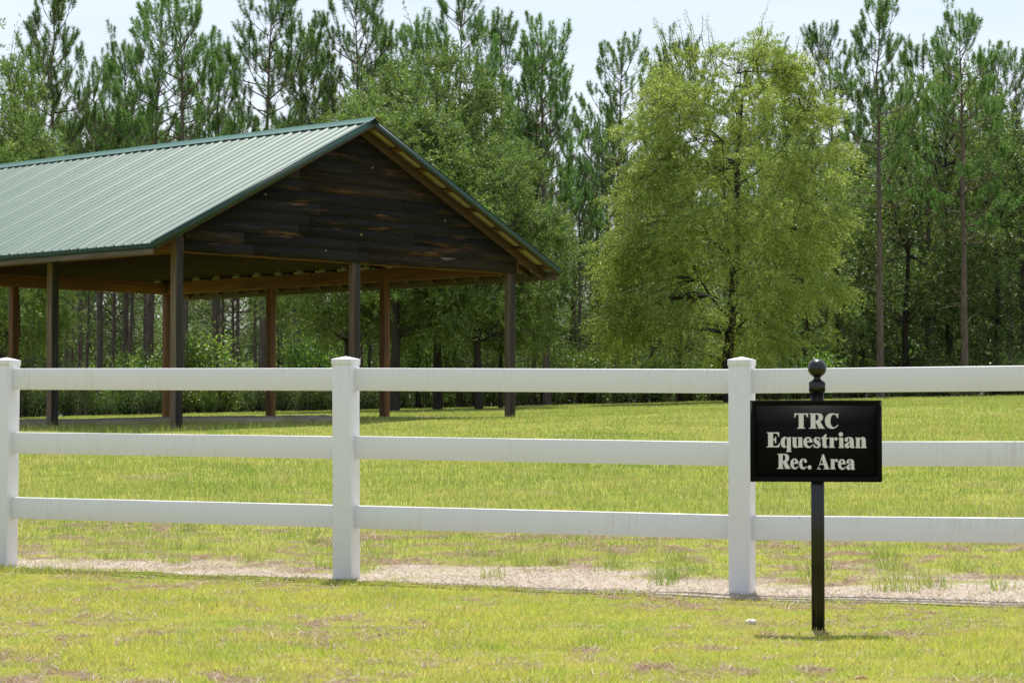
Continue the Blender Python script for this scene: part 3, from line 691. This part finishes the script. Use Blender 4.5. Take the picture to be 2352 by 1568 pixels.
def make_pine(seed, H, cb, spread, dens=1.0, r0=.122, name='pine_tree', fork=False):
    r = np.random.default_rng(seed); pyr = random.Random(seed)
    root = empty(name)
    k = 14; zz = np.linspace(-.3, H, k); wob = np.cumsum(r.normal(0, .045, (k, 2)), axis=0) * np.linspace(0, 1, k)[:, None]
    lean = r.normal(0, .012, 2)
    TP = np.stack([wob[:, 0] + lean[0] * zz, wob[:, 1] + lean[1] * zz, zz], 1)
    TR = r0 * (1 - np.linspace(0, 1, k) ** 1.25 * .93); TR[0] *= 1.25
    tmb = MB(); tmb.tube(TP, TR, 9)
    def trunk(z): return np.array([np.interp(z, zz, TP[:, 0]), np.interp(z, zz, TP[:, 1]), z]), np.interp(z, zz, TR)
    brs = MB(); shoots = []       # base, direction, length
    z = H * cb
    while z < H - .25:
        f = (z - H * cb) / (H * (1 - cb))
        env = (math.sin(min(1, f * 1.5 + .45) * math.pi / 2) * (1 - f) ** .45) * spread + .20
        nb = int(r.integers(3, 6)); az0 = r.uniform(0, 6.28)
        for b in range(nb):
            az = az0 + b * 6.283 / nb + r.normal(0, .35); Lb = env * r.uniform(.6, 1.2)
            if r.random() < .10: Lb *= 1.35
            e0 = r.normal(.15 + .50 * f, .15); e1 = e0 + r.uniform(.35, .8)
            p, tr_ = trunk(z + r.uniform(-.12, .12)); pts = [p]; m = 6
            for q in range(1, m + 1):
                e = e0 + (min(e1, 1.45) - e0) * (q / m) ** 2.2; st = Lb / m
                azq = az + r.normal(0, .08)
                pts.append(pts[-1] + st * np.array([math.cos(azq) * math.cos(e), math.sin(azq) * math.cos(e), math.sin(e)]))
            pts = np.array(pts); br = max(.007, min(.028, .012 * Lb + .006)); brs.tube(pts, np.linspace(br, .006, m + 1), 5)
            dirn = unit(pts[-1] - pts[-2] + np.array([0, 0, .06])); shoots.append((pts[-1] - dirn * .05, unit(dirn + np.array([0, 0, .9])), r.uniform(.42, .66)))
            nt_ = max(1, int(Lb * 3.4 * dens))
            for q in range(nt_):
                s = r.uniform(.45, 1.0); i = s * m; i0 = min(int(i), m - 1); bp = pts[i0] + (pts[i0 + 1] - pts[i0]) * (i - i0)
                bd = unit(pts[i0 + 1] - pts[i0]); sidev = unit(np.cross(bd, [0, 0, 1])) * (1 if r.random() < .5 else -1)
                d = unit(bd * .7 + sidev * r.uniform(.3, 1.0) + np.array([0, 0, r.uniform(.2, 1.0)]))
                tl = r.uniform(.18, .60) * (1.2 - s * .5); e_ = bp + d * tl; d2 = unit(d + np.array([0, 0, 1.1]))
                e2 = e_ + d2 * .12
                brs.tube(np.array([bp, (bp + e_) / 2, e_]), [.008, .006, .005], 4); shoots.append((e_ - d * .05, unit(d * .25 + d2), r.uniform(.32, .56)))
                if r.random() < .10:
                    d3 = unit(d + r.normal(0, .5, 3) + np.array([0, 0, .5])); shoots.append((bp + d * tl * .6, d3, r.uniform(.25, .42)))
        z += r.uniform(.40, .72) * (1 - .42 * f)
    for q in range(3): 
        p, _ = trunk(H - .1 - .22 * q); d = unit(np.array([r.normal(0, .25), r.normal(0, .25), 1])); shoots.append((p, d, r.uniform(.5, .75)))
    p, _ = trunk(H - .2); shoots.append((p, np.array([0, 0, 1.]), .8))
    # bare dead limbs below the crown
    for q in range(int(r.integers(5, 11))):
        z = r.uniform(H * cb * .45, H * cb * 1.05); az = r.uniform(0, 6.28); Lb = r.uniform(.3, 1.5); p, _ = trunk(z); e = r.uniform(-.2, .5)
        pts = [p]
        for j in range(4):
            pts.append(pts[-1] + Lb / 4 * np.array([math.cos(az) * math.cos(e), math.sin(az) * math.cos(e), math.sin(e)])); az += r.normal(0, .2); e += r.normal(.05, .2)
        brs.tube(np.array(pts), np.linspace(.014, .004, 5), 4)
    tmb.build('trunk', M['bark'], root, smooth=True); brs.build('limbs', M['bark_red'], root, smooth=True)
    temps = [brush(r, 120) for _ in range(4)]; B = np.array([s_[0] for s_ in shoots]); D = np.array([s_[1] for s_ in shoots]); Ls = np.array([s_[2] for s_ in shoots])
    cr = MB(); which = r.integers(0, 4, len(B))
    for w_ in range(4):
        kx = which == w_; 
        if not kx.any(): continue
        A_f, B_f, C_f = frames(D[kx]); t = temps[w_].reshape(-1, 3); L = Ls[kx][:, None, None]
        # length scales along the shoot, needle spread stays about 0.15 m
        bz = np.repeat(temps[w_][:, 0:1, 2], 3, 1).ravel(); loc = t.copy(); loc[:, 2] = t[:, 2] - bz
        V = (A_f[:, None] * loc[None, :, 0:1] + B_f[:, None] * loc[None, :, 1:2] + C_f[:, None] * loc[None, :, 2:3]) * .46 + C_f[:, None] * (bz[None, :, None] * L) + B[kx][:, None]
        V = V.reshape(-1, 3); cr.add(V, np.arange(len(V)).reshape(-1, 3))
    cr.build('crown', M['needle'], root)
    return root

def leafs(P, D, size, r, wd=.42, droop=0):
    """leaf rhombs at P pointing roughly along D"""
    n = len(P); d = unit(D + r.normal(0, .75, (n, 3)) + np.array([0, 0, -droop])); s = unit(np.cross(d, r.normal(0, 1, (n, 3)))); L = (size * r.uniform(.6, 1.25, n))[:, None]
    return np.stack([P, P + d * L * .45 + s * L * wd * .5, P + d * L, P + d * L * .45 - s * L * wd * .5], 1).reshape(-1, 3)

def make_broadleaf(seed, name, env, trunk_pts, trunk_r, nclus, twigs, lpt, leaf, mat, bark='bark_dark', clus_r=.7, whips=0, droop=.3, twig_l=.6, inner=.45, wdt=.42):
    """env: function (height z) -> (centre x, centre y, radius x, radius y); crown from env.z0 to env.z1"""
    r = np.random.default_rng(seed); root = empty(name)
    tm = MB(); tm.tube(trunk_pts, trunk_r, 9)
    zs_, z0, z1 = None, env['z0'], env['z1']; lim = MB(); tw = MB(); C = []
    TPn = np.asarray(trunk_pts, float)
    while len(C) < nclus:
        z = z0 + (z1 - z0) * r.random(); cx, cy, rx, ry = env['f']((z - z0) / (z1 - z0))
        if r.random() > (rx / env['rmax']) ** 1.3: continue
        a = r.uniform(0, 6.283); q = inner + (1 - inner) * r.random() ** .5; bump_ = .86 + .30 * vnoise(np.array(a * 2.2 + seed), np.array(z * 1.1 + seed))
        hollow = max(0, 1 - (z - z0) / ((z1 - z0) * .4)); q = max(q, .25 + .35 * hollow)
        if env.get('gap') and z < z0 + env['gap'] and abs(math.cos(a)) * rx * q < .3: continue
        if z < z0 + .8 * (z1 - z0) and vnoise(np.array(a * 1.6 + seed * 3), np.array(z * .9)) < .27 and r.random() < .7: continue
        C.append((cx + math.cos(a) * rx * q * bump_, cy + math.sin(a) * ry * q * bump_, z))
    C = np.array(C, float); P_all = []; D_all = []
    top = TPn[-1]
    # main limbs first, then thin boughs from the nearest limb to every leaf cluster
    nodes_ = [TPn[i] for i in range(1, len(TPn))]
    for q in range(env.get('limbs', 12)):
        tz = TPn[3, 2] + (TPn[-1, 2] - TPn[3, 2]) * (q / env.get('limbs', 12)) ** 1.1
        b = np.array([np.interp(tz, TPn[:, 2], TPn[:, 0]), np.interp(tz, TPn[:, 2], TPn[:, 1]), tz])
        zt = tz + (z1 - tz) * r.uniform(.35, .75); cx, cy, rx, ry = env['f'](min(1, max(0, (zt - z0) / (z1 - z0)))); az = q * 2.4 + r.normal(0, .3)
        e = np.array([cx + math.cos(az) * rx * .72, cy + math.sin(az) * ry * .72, zt]); m1 = b + (e - b) * np.array([.6, .6, .25]); t = np.linspace(0, 1, 9)[:, None]
        pts = (1 - t) ** 2 * b + 2 * t * (1 - t) * m1 + t ** 2 * e; pts[1:] += np.cumsum(r.normal(0, .035, (8, 3)), 0)
        lim.tube(pts, np.linspace(.038 - .014 * q / 12, .010, 9), 6); nodes_ += list(pts[2:])
    NB = np.array(nodes_)
    for c in C:
        dd = np.linalg.norm(NB - c, axis=1) + 1.2 * np.maximum(0, NB[:, 2] - c[2] - .5); b = NB[int(np.argmin(dd))]
        m1 = b + (c - b) * .5 + np.array([r.normal(0, .1), r.normal(0, .1), .12 * np.linalg.norm(c - b)])
        t = np.linspace(0, 1, 6)[:, None]; pts = (1 - t) ** 2 * b + 2 * t * (1 - t) * m1 + t ** 2 * c; pts[1:-1] += r.normal(0, .04, (4, 3))
        ln = np.linalg.norm(c - b); lim.tube(pts, np.linspace(min(.024, .008 * ln + .006), .004, 6), 4)
        out = unit((c - np.array([np.mean(TPn[:, 0]), np.mean(TPn[:, 1]), (z0 + z1) * .45])))
        nt_ = int(twigs * r.uniform(.7, 1.3)); o = r.normal(0, 1, (nt_, 3)); o = unit(o) * (r.random(nt_) ** .4)[:, None] * clus_r * r.uniform(.7, 1.25); o[:, 2] *= .72
        st = c + o * .5; d = unit(unit(o) + out * .5 + np.array([0, 0, .25]))
        L = twig_l * r.uniform(.5, 1.3, nt_)
        for i in range(nt_):
            tt = np.linspace(0, 1, 4)[:, None]; tp = st[i] + d[i] * L[i] * tt + np.array([0, 0, -droop * L[i]]) * tt ** 2 + r.normal(0, .012, (4, 3))
            if i % 3 == 0: tw.tube(tp, [.006, .005, .004, .003], 3)
            u = r.random(int(lpt)) ** .8; tp_i = u * 3; i0 = np.minimum(tp_i.astype(int), 2); P_all.append(tp[i0] + (tp[i0 + 1] - tp[i0]) * (tp_i - i0)[:, None] + r.normal(0, .03, (len(u), 3))); D_all.append(np.repeat(d[i][None], len(u), 0))
    for i in range(whips):
        z = z0 + (z1 - z0) * r.uniform(.72, .98); cx, cy, rx, ry = env['f']((z - z0) / (z1 - z0)); a = r.uniform(0, 6.283)
        b = np.array([cx + math.cos(a) * rx * .8, cy + math.sin(a) * ry * .8, z]); d = unit(np.array([math.cos(a) * .45, math.sin(a) * .45, 1.1])); L = r.uniform(.6, 1.5)
        tt = np.linspace(0, 1, 6)[:, None]; tp = b + d * L * tt + np.cumsum(r.normal(0, .035, (6, 3)), 0); tw.tube(tp, np.linspace(.010, .003, 6), 4)
        q = int(38 * L); u = r.random(q); i0 = np.minimum((u * 5).astype(int), 4); P_all.append(tp[i0] + (tp[i0 + 1] - tp[i0]) * (u * 5 - i0)[:, None] + r.normal(0, .045, (q, 3))); D_all.append(np.repeat(d[None], q, 0))
    tm.build('trunk', M[bark], root, smooth=True); lim.build('limbs', M[bark], root, smooth=True)
    if tw.n: tw.build('twigs', M[bark], root)
    P = np.concatenate(P_all); D = np.concatenate(D_all); V = leafs(P, D, leaf, r, wdt, droop); cr = MB(); cr.add(V, np.arange(len(V)).reshape(-1, 4)); cr.build('crown', M[mat], root)
    return root

def make_shrub(seed, name, H, Rr, stems, lps, leaf, mat, wdt=.5):
    r = np.random.default_rng(seed); root = empty(name); sm = MB(); PA = []; DA = []
    for i in range(stems):
        a = r.uniform(0, 6.283); q = r.random() ** .5; b = np.array([math.cos(a) * Rr * .35 * q, math.sin(a) * Rr * .35 * q, -.05]); hh = H * r.uniform(.5, 1.0)
        e = np.array([math.cos(a) * Rr * q * r.uniform(.7, 1.2), math.sin(a) * Rr * q * r.uniform(.7, 1.2), hh]); t = np.linspace(0, 1, 6)[:, None]
        m1 = (b + e) / 2 + np.array([0, 0, .2 * hh]); pts = (1 - t) ** 2 * b + 2 * t * (1 - t) * m1 + t ** 2 * e + r.normal(0, .03, (6, 3)); sm.tube(pts, np.linspace(.012, .004, 6), 4)
        u = r.beta(2.2, 1.1, lps); i0 = np.minimum((u * 5).astype(int), 4); c = pts[i0] + (pts[i0 + 1] - pts[i0]) * (u * 5 - i0)[:, None]; o = r.normal(0, .13, (lps, 3)) * (1 + .4 * H / 2)
        PA.append(c + o); DA.append(unit(o) + np.array([0, 0, .3]))
    sm.build('stems', M['bark_dark'], root); P = np.concatenate(PA); P[:, 2] = np.maximum(P[:, 2], .02); V = leafs(P, np.concatenate(DA), leaf, r, wdt)
    cr = MB(); cr.add(V, np.arange(len(V)).reshape(-1, 4)); cr.build('foliage', M[mat], root); return root

def at(px, D): return (px - 1176) * D / F
def put(o, x, y, rz=None, s=1.0, sz=None, dz=0):
    o.location = (x, y, float(gz(x, y)) + dz); o.rotation_euler = (0, 0, rz if rz is not None else pr.uniform(0, 6.28)); o.scale = (s, s, sz or s); return o

def where(px):
    for lim, t in ((30, 'at the left edge of the picture'), (125, 'left of the second pavilion post'), (400, 'between the second post and the corner post'), (620, 'right of the pavilion corner post'),
                   (815, 'left of the middle gable post'), (1180, 'between the middle and right gable posts'), (1290, 'below the right eave of the pavilion'), (1440, 'between the pavilion and the big pale tree'),
                   (1690, 'behind the left half of the big pale tree'), (1930, 'behind the right half of the big pale tree'), (2025, 'left of the straight pine beside the sign'), (2220, 'between the two tall bare trunked pines')):
        if px < lim: return t
    return 'right of the last tall pine'
# --- front row of tall pines, each with its own place: (pixel x, distance, top pixel y, model, label)
PINES = [make_pine(101, 11.5, .44, 1.75, 1.0), make_pine(102, 12.0, .50, 1.55, 1.1), make_pine(103, 11.0, .38, 1.9, .9),
         make_pine(104, 12.5, .55, 1.65, 1.2), make_pine(105, 10.5, .46, 1.25, 1.0), make_pine(106, 11.8, .42, 2.1, .95)]
PH = [11.5, 12.0, 11.0, 12.5, 10.5, 11.8]
used = set()
def pine(px, D, ty, m, rz=0.0, label=None, group=None, thick=1.0):
    src = PINES[m]; o = src if m not in used else copy_tree(src); used.add(m)
    x = at(px, D); g0 = float(gz(x, D)); H = HC + (981 - ty) / F * D - g0; s = H / (PH[m] + .5)
    put(o, x, D, rz, s * thick, s); tag(o, label, 'pine tree', group or 'tall pines along the edge of the wood'); return o
front = [
 (118, 71, -22, 1, .3, 'tall pine with an open top beyond the left end of the pavilion roof'),
 (228, 74, 150, 2, 1.1, 'shorter spreading pine right of the open topped pine at far left'),
 (62, 78, 95, 4, 2.0, 'narrow pine top peeping out just right of the leftmost oak'),
 (345, 73, 8, 2, 4.1, 'left one of the dense pair of pines rising over the pavilion roof'),
 (415, 70, -30, 0, .9, 'tall dense pine over the middle of the pavilion roof'),
 (290, 77, 95, 5, 2.2, 'broad low branched pine left of the dense pair over the roof'),
 (498, 75, 85, 4, 3.0, 'slim shorter pine between two tall ones over the roof'),
 (600, 71, -40, 3, 5.2, 'tall pine with bare middle trunk over the right half of the roof'),
 (684, 74, 35, 4, 1.7, 'narrow pine just right of the tall pine with a bare middle trunk'),
 (735, 79, 120, 2, .5, 'low rounded pine left of the roof peak'),
 (826, 72, -30, 5, 2.9, 'tall bushy pine standing directly behind the roof peak'),
 (885, 78, 40, 0, 1.3, 'pine top at the right shoulder of the bushy pine behind the roof peak'),
 (962, 76, 40, 4, 3.6, 'small pine top left of the tall pine behind the oak crown'),
 (1058, 70, -40, 1, 4.4, 'very tall pine rising out of the oak crown right of the roof peak'),
 (1150, 73, 30, 4, .2, 'slender pine between the very tall pine and the cone shaped pine'),
 (1257, 69, 38, 0, 2.5, 'cone shaped pine standing alone right of the gable'),
 (1228, 74, 110, 5, 5.5, 'thin reddish trunked pine close behind the cone shaped pine'),
 (1414, 73, 98, 2, 3.3, 'thin sparse pine just left of the big pale green tree'),
 (1925, 76, 55, 3, 1.9, 'dense pine showing at the right shoulder of the big pale green tree'),
 (2022, 67, 0, 1, .0, 'tall straight pine with a long bare trunk beside the black sign'),
 (2130, 78, 85, 4, 4.9, 'narrow pine between the two tall bare trunked pines at right'),
 (2218, 68, 25, 5, 2.1, 'tall wide topped pine with long bare trunk nearest the right edge'),
 (2352, 75, 130, 2, 1.0, 'pine half cut off by the right edge of the picture'),
 (2290, 80, 110, 0, 3.9, 'short pine top low behind the tall pine at far right'),
 (1560, 80, 90, 5, .7, 'pine hidden behind the left half of the big pale green tree'),
 (1760, 82, 110, 1, .7, 'pine hidden behind the right half of the big pale green tree'),
]
for a in front: pine(*a)
# trunks standing inside the wood, seen between the pavilion posts and under the crowns
inner_px = [150, 166, 186, 198, 230, 257, 298, 330, 341, 432, 498, 512, 542, 588, 646, 690, 737, 852, 915, 1040, 1066, 1120, 1156, 1213, 1330, 1460, 1935, 2148, 2246, 2262, 2302, 2318, 2344]
ir = random.Random(77)
for px in inner_px:
    D = ir.uniform(72, 96)
    pine(px, D, ir.uniform(230, 400), ir.choice([0, 1, 3, 3, 4]), ir.uniform(0, 6.28), 'slender shaded pine trunk ' + where(px), 'pines inside the wood', ir.uniform(.55, .9))
rows = []
for D0 in (84, 92, 100, 110, 121, 133):
    x = -(.235 * D0 + 9)
    while x < .235 * D0 + 9:
        rows.append((x + ir.uniform(-.6, .6), D0 + ir.uniform(-2.5, 2.5))); x += ir.uniform(1.7, 3.4) * D0 / 90
for x, D in rows:
    pine(1176 + x * F / D, D, ir.uniform(230, 420), ir.choice([0, 1, 2, 3, 4, 5]), ir.uniform(0, 6.28), 'distant pine far back ' + where(1176 + x * F / D), 'pines deep in the wood', .75)

# --- broadleaf trees
def E_(z0, z1, prof, rmax, gap=0, ry=1.0):
    zs = [p[0] for p in prof]; rs = [p[1] for p in prof]; cs = [p[2] if len(p) > 2 else 0 for p in prof]
    return dict(z0=z0, z1=z1, rmax=rmax, gap=gap, f=lambda t: (float(np.interp(t, zs, cs)), 0., float(np.interp(t, zs, rs)), float(np.interp(t, zs, rs)) * ry))
# the big pale green tree: trunk at px 1675, distance 61 m (92 units/m)
bt = make_broadleaf(21, 'willow_oak_tree', E_(1.25, 8.9, [(0, 2.2, -.4), (.12, 2.75, -.4), (.3, 2.9, -.25), (.5, 3.0, .05), (.68, 2.75, .1), (.85, 2.2, 0), (.95, 1.5, 0), (1, .9, 0)], 3.0, gap=1.7),
                    [(0, 0, -.3), (.02, 0, .4), (-.05, 0, 1.0), (.02, .02, 1.7), (.1, 0, 2.6), (.25, .05, 4.2), (.2, .1, 5.8), (.35, 0, 7.6)], [.19, .15, .13, .13, .12, .09, .06, .03], 310, 26, 44, .062, 'leaf_bright', clus_r=.58, whips=90, droop=.5, twig_l=.48, inner=.35, wdt=.42)
tag(put(bt, at(1675, 61), 61, 0, 1.0), 'big rounded pale green tree with drooping leafy skirt right of the pavilion', 'tree')
bt['group'] = 'broadleaf trees before the pines'
oak0 = make_broadleaf(22, 'oak_tree', E_(1.9, 7.2, [(0, 2.1), (.3, 2.9), (.55, 2.7), (.8, 1.9), (1, .7)], 2.9), [(0, 0, -.3), (0, 0, .8), (.05, 0, 1.8), (0, .1, 3.4), (.1, 0, 5.8)], [.15, .12, .10, .07, .03],
                      120, 22, 44, .068, 'leaf_mid', clus_r=.50, whips=14, droop=.1, twig_l=.5, inner=.55, wdt=.5)
oak1 = make_broadleaf(23, 'oak_tree', E_(1.9, 8.2, [(0, 1.6), (.25, 2.2), (.5, 2.3), (.75, 1.7), (1, .5)], 2.3), [(0, 0, -.3), (0, 0, .8), (.05, 0, 1.8), (0, .1, 3.4), (.1, 0, 6.8)], [.15, .12, .10, .07, .03],
                      110, 22, 44, .068, 'leaf_mid', clus_r=.48, whips=12, droop=.1, twig_l=.5, inner=.55, wdt=.5)
dk0 = make_broadleaf(24, 'understory_oak_tree', E_(.5, 5.6, [(0, 1.5), (.3, 2.1), (.6, 1.9), (1, .7)], 2.1), [(0, 0, -.3), (0, 0, .8), (.05, 0, 1.8), (0, .1, 3.4), (.1, 0, 4.8)], [.11, .09, .08, .05, .02],
                     60, 14, 24, .095, 'leaf_dark', clus_r=.8, droop=.1, twig_l=.6, inner=.3)
dk1 = make_broadleaf(25, 'understory_oak_tree', E_(1.2, 7.0, [(0, 1.2), (.3, 1.8), (.6, 1.9), (1, .8)], 1.9), [(0, 0, -.3), (.05, 0, 1.2), (.1, 0, 2.5), (0, .1, 4.4), (.1, 0, 6.2)], [.12, .10, .08, .05, .02],
                     60, 16, 30, .085, 'leaf_mid', clus_r=.7, droop=.1, twig_l=.6, inner=.35)
ou = set()
def oak(src, px, D, s, label, sz=None, rz=None, group='broadleaf trees before the pines', thr=None):
    o = src if src.name not in ou else copy_tree(src); ou.add(src.name)
    put(o, at(px, D), D, rz, s, sz); tag(o, label, 'tree', group); return o
oak(oak0, -110, 60, 1.0, 'dark glossy oak crown filling the left edge above the roof', 1.32, 1.0)
oak(oak0, 45, 62, .48, 'lower rounded oak crown just right of the oak at the left edge', 1.0, 2.2)
oak(oak1, 905, 59, 1.05, 'bright oak standing behind the pavilion roof peak', .98, 0)
oak(oak1, 1005, 62, .95, 'taller pointed oak crown right behind the roof peak', 1.14, 2.0)
oak(oak0, 1100, 60, .80, 'rounded oak crown bulging over the right slope of the roof', .92, 3.0)
oak(oak0, 1150, 63, .48, 'smaller oak close by the right eave of the pavilion', .80, 5.0)
oak(oak0, 800, 62, .80, 'low rounded oak showing just left of the roof peak', .96, 4.0)
dks = [(2080, 73, 1.1), (2180, 75, 1.25), (2290, 74, 1.2), (2390, 72, 1.15), (1980, 76, 1.0), (1850, 72, 1.0), (1500, 73, .8), (1560, 70, .6), (1090, 70, .6), (960, 69, .7), (850, 72, .6),
       (60, 70, .8), (-30, 68, .9), (640, 84, .6), (2240, 86, 1.1), (2120, 90, 1.2), (1660, 80, 1.0), (1760, 76, .95), (2010, 84, 1.3), (2340, 92, 1.2), (1310, 88, .9), (1440, 92, .9), (780, 90, .8)]
for i, (px, D, s) in enumerate(dks):
    oak([dk0, dk1][i % 2], px, D, s, ('dark leafy' if i % 2 == 0 else 'taller paler') + ' young oak ' + where(px), s * ir.uniform(.85, 1.15), None, 'young oaks in the understory')
for D0 in (108, 120, 134, 150):
    x = -(.235 * D0 + 3)
    while x < .235 * D0 + 3:
        D = D0 + ir.uniform(-5, 5)
        oak(ir.choice([dk0, dk0, dk1]), 1176 + x * F / D, D, ir.uniform(1.2, 1.8), 'sunlit young oak far back ' + where(1176 + x * F / D), ir.uniform(.8, 1.3), None, 'young oaks far back in the wood')
        x += ir.uniform(2.2, 4.2)
# --- shrubs along the edge and inside the wood
SH = [make_shrub(31, 'shrub', 1.5, 1.0, 44, 75, .085, 'leaf_shrub'), make_shrub(32, 'shrub', 2.4, .9, 40, 85, .095, 'leaf_shrub', .55), make_shrub(33, 'shrub', 1.1, 1.2, 50, 70, .07, 'leaf_mid'), make_shrub(34, 'shrub', 1.9, 1.2, 50, 80, .085, 'leaf_dark')]
su = set()
def shrub(m, px, D, s, label, group):
    o = SH[m] if m not in su else copy_tree(SH[m]); su.add(m)
    put(o, at(px, D), D, None, s, s * ir.uniform(.85, 1.15)); tag(o, label, 'shrub', group)
for i, (px, D, s, m) in enumerate([(475, 71, 1.15, 1), (505, 69, .9, 0), (330, 72, .9, 1), (290, 71, .85, 0), (350, 70, .8, 0), (720, 70, 1.0, 1), (985, 69, 1.1, 1), (2150, 71, .45, 2), (2190, 71, .8, 2)]):
    shrub(m, px, D, s, ['bright tall sapling right of the corner post of the pavilion', 'bright bush just above the top fence rail between pavilion posts', 'sunlit sapling seen left of the pavilion corner post', 'yellow green bush in the left half under the pavilion',
                        'bright rounded bush hard left of the pavilion corner post', 'bright sapling left of the middle gable post', 'sunlit sapling between the middle and right gable posts', 'pale bush between the two bare trunked pines', 'low pale bush left of the pine nearest the right edge'][i], 'sunlit saplings at the edge of the wood')
px = -80
while px < 2440:
    D = ir.uniform(66.8, 73)
    shrub(ir.choice([2, 3, 3, 2] if px > 1950 else [0, 2, 1, 0, 3] if px > 1200 else [0, 2, 2, 3, 2]), px, D, ir.choice([.35, .5, .7, .9, 1.0]) * ir.uniform(.85, 1.15), 'low green wood edge shrub ' + where(px), 'shrubs along the foot of the wood')
    px += ir.uniform(30, 85)
for i in range(95):
    D = ir.uniform(78, 138); px = ir.uniform(-60, 2420)
    shrub(ir.choice([1, 1, 1, 0]), px, D, ir.uniform(.6, .9) * D / 80, 'leafy bush among the trunks ' + where(px), 'bushes inside the wood')

# ---------------------------------------------------------------- small things on the verge
sx_, sy_ = at(1722, 11.95), 11.95
mb = MB(); r = np.random.default_rng(3); th = np.linspace(0, 2 * np.pi, 9)[:-1]
ring = lambda rad, z: [(rad * math.cos(t) * (1.3 + .3 * r.random()), rad * math.sin(t) * (1 + .3 * r.random()), z + r.normal(0, .002)) for t in th]
V = ring(.018, 0) + ring(.021, .012) + ring(.010, .024); Fq = [[i * 8 + k, i * 8 + (k + 1) % 8, (i + 1) * 8 + (k + 1) % 8, (i + 1) * 8 + k] for i in range(2) for k in range(8)]
mb.add(V, Fq); mb.add(V[16:], [list(range(8))]); st = mb.build('stone', M['stone']); st.location = (sx_, sy_, float(gz(sx_, sy_))); tag(st, 'small pale stone lying on the verge left of the sign', 'stone')
mb = MB(); V = [(-.03, 0, .004), (-.012, .014, .016), (.012, .012, .018), (.03, .002, .006), (.010, -.013, .017), (-.012, -.012, .015), (0, 0, .004)]
mb.add(V, [[0, 1, 6], [1, 2, 6], [2, 3, 6], [3, 4, 6], [4, 5, 6], [5, 0, 6]]); lf = mb.build('dry_leaf', M['dryleaf']); lx, ly = at(1974, 9.15), 9.15
lf.location = (lx, ly, float(gz(lx, ly)) + .02); tag(lf, 'brown curled dead leaf on the grass at the bottom right of the sign', 'leaf')
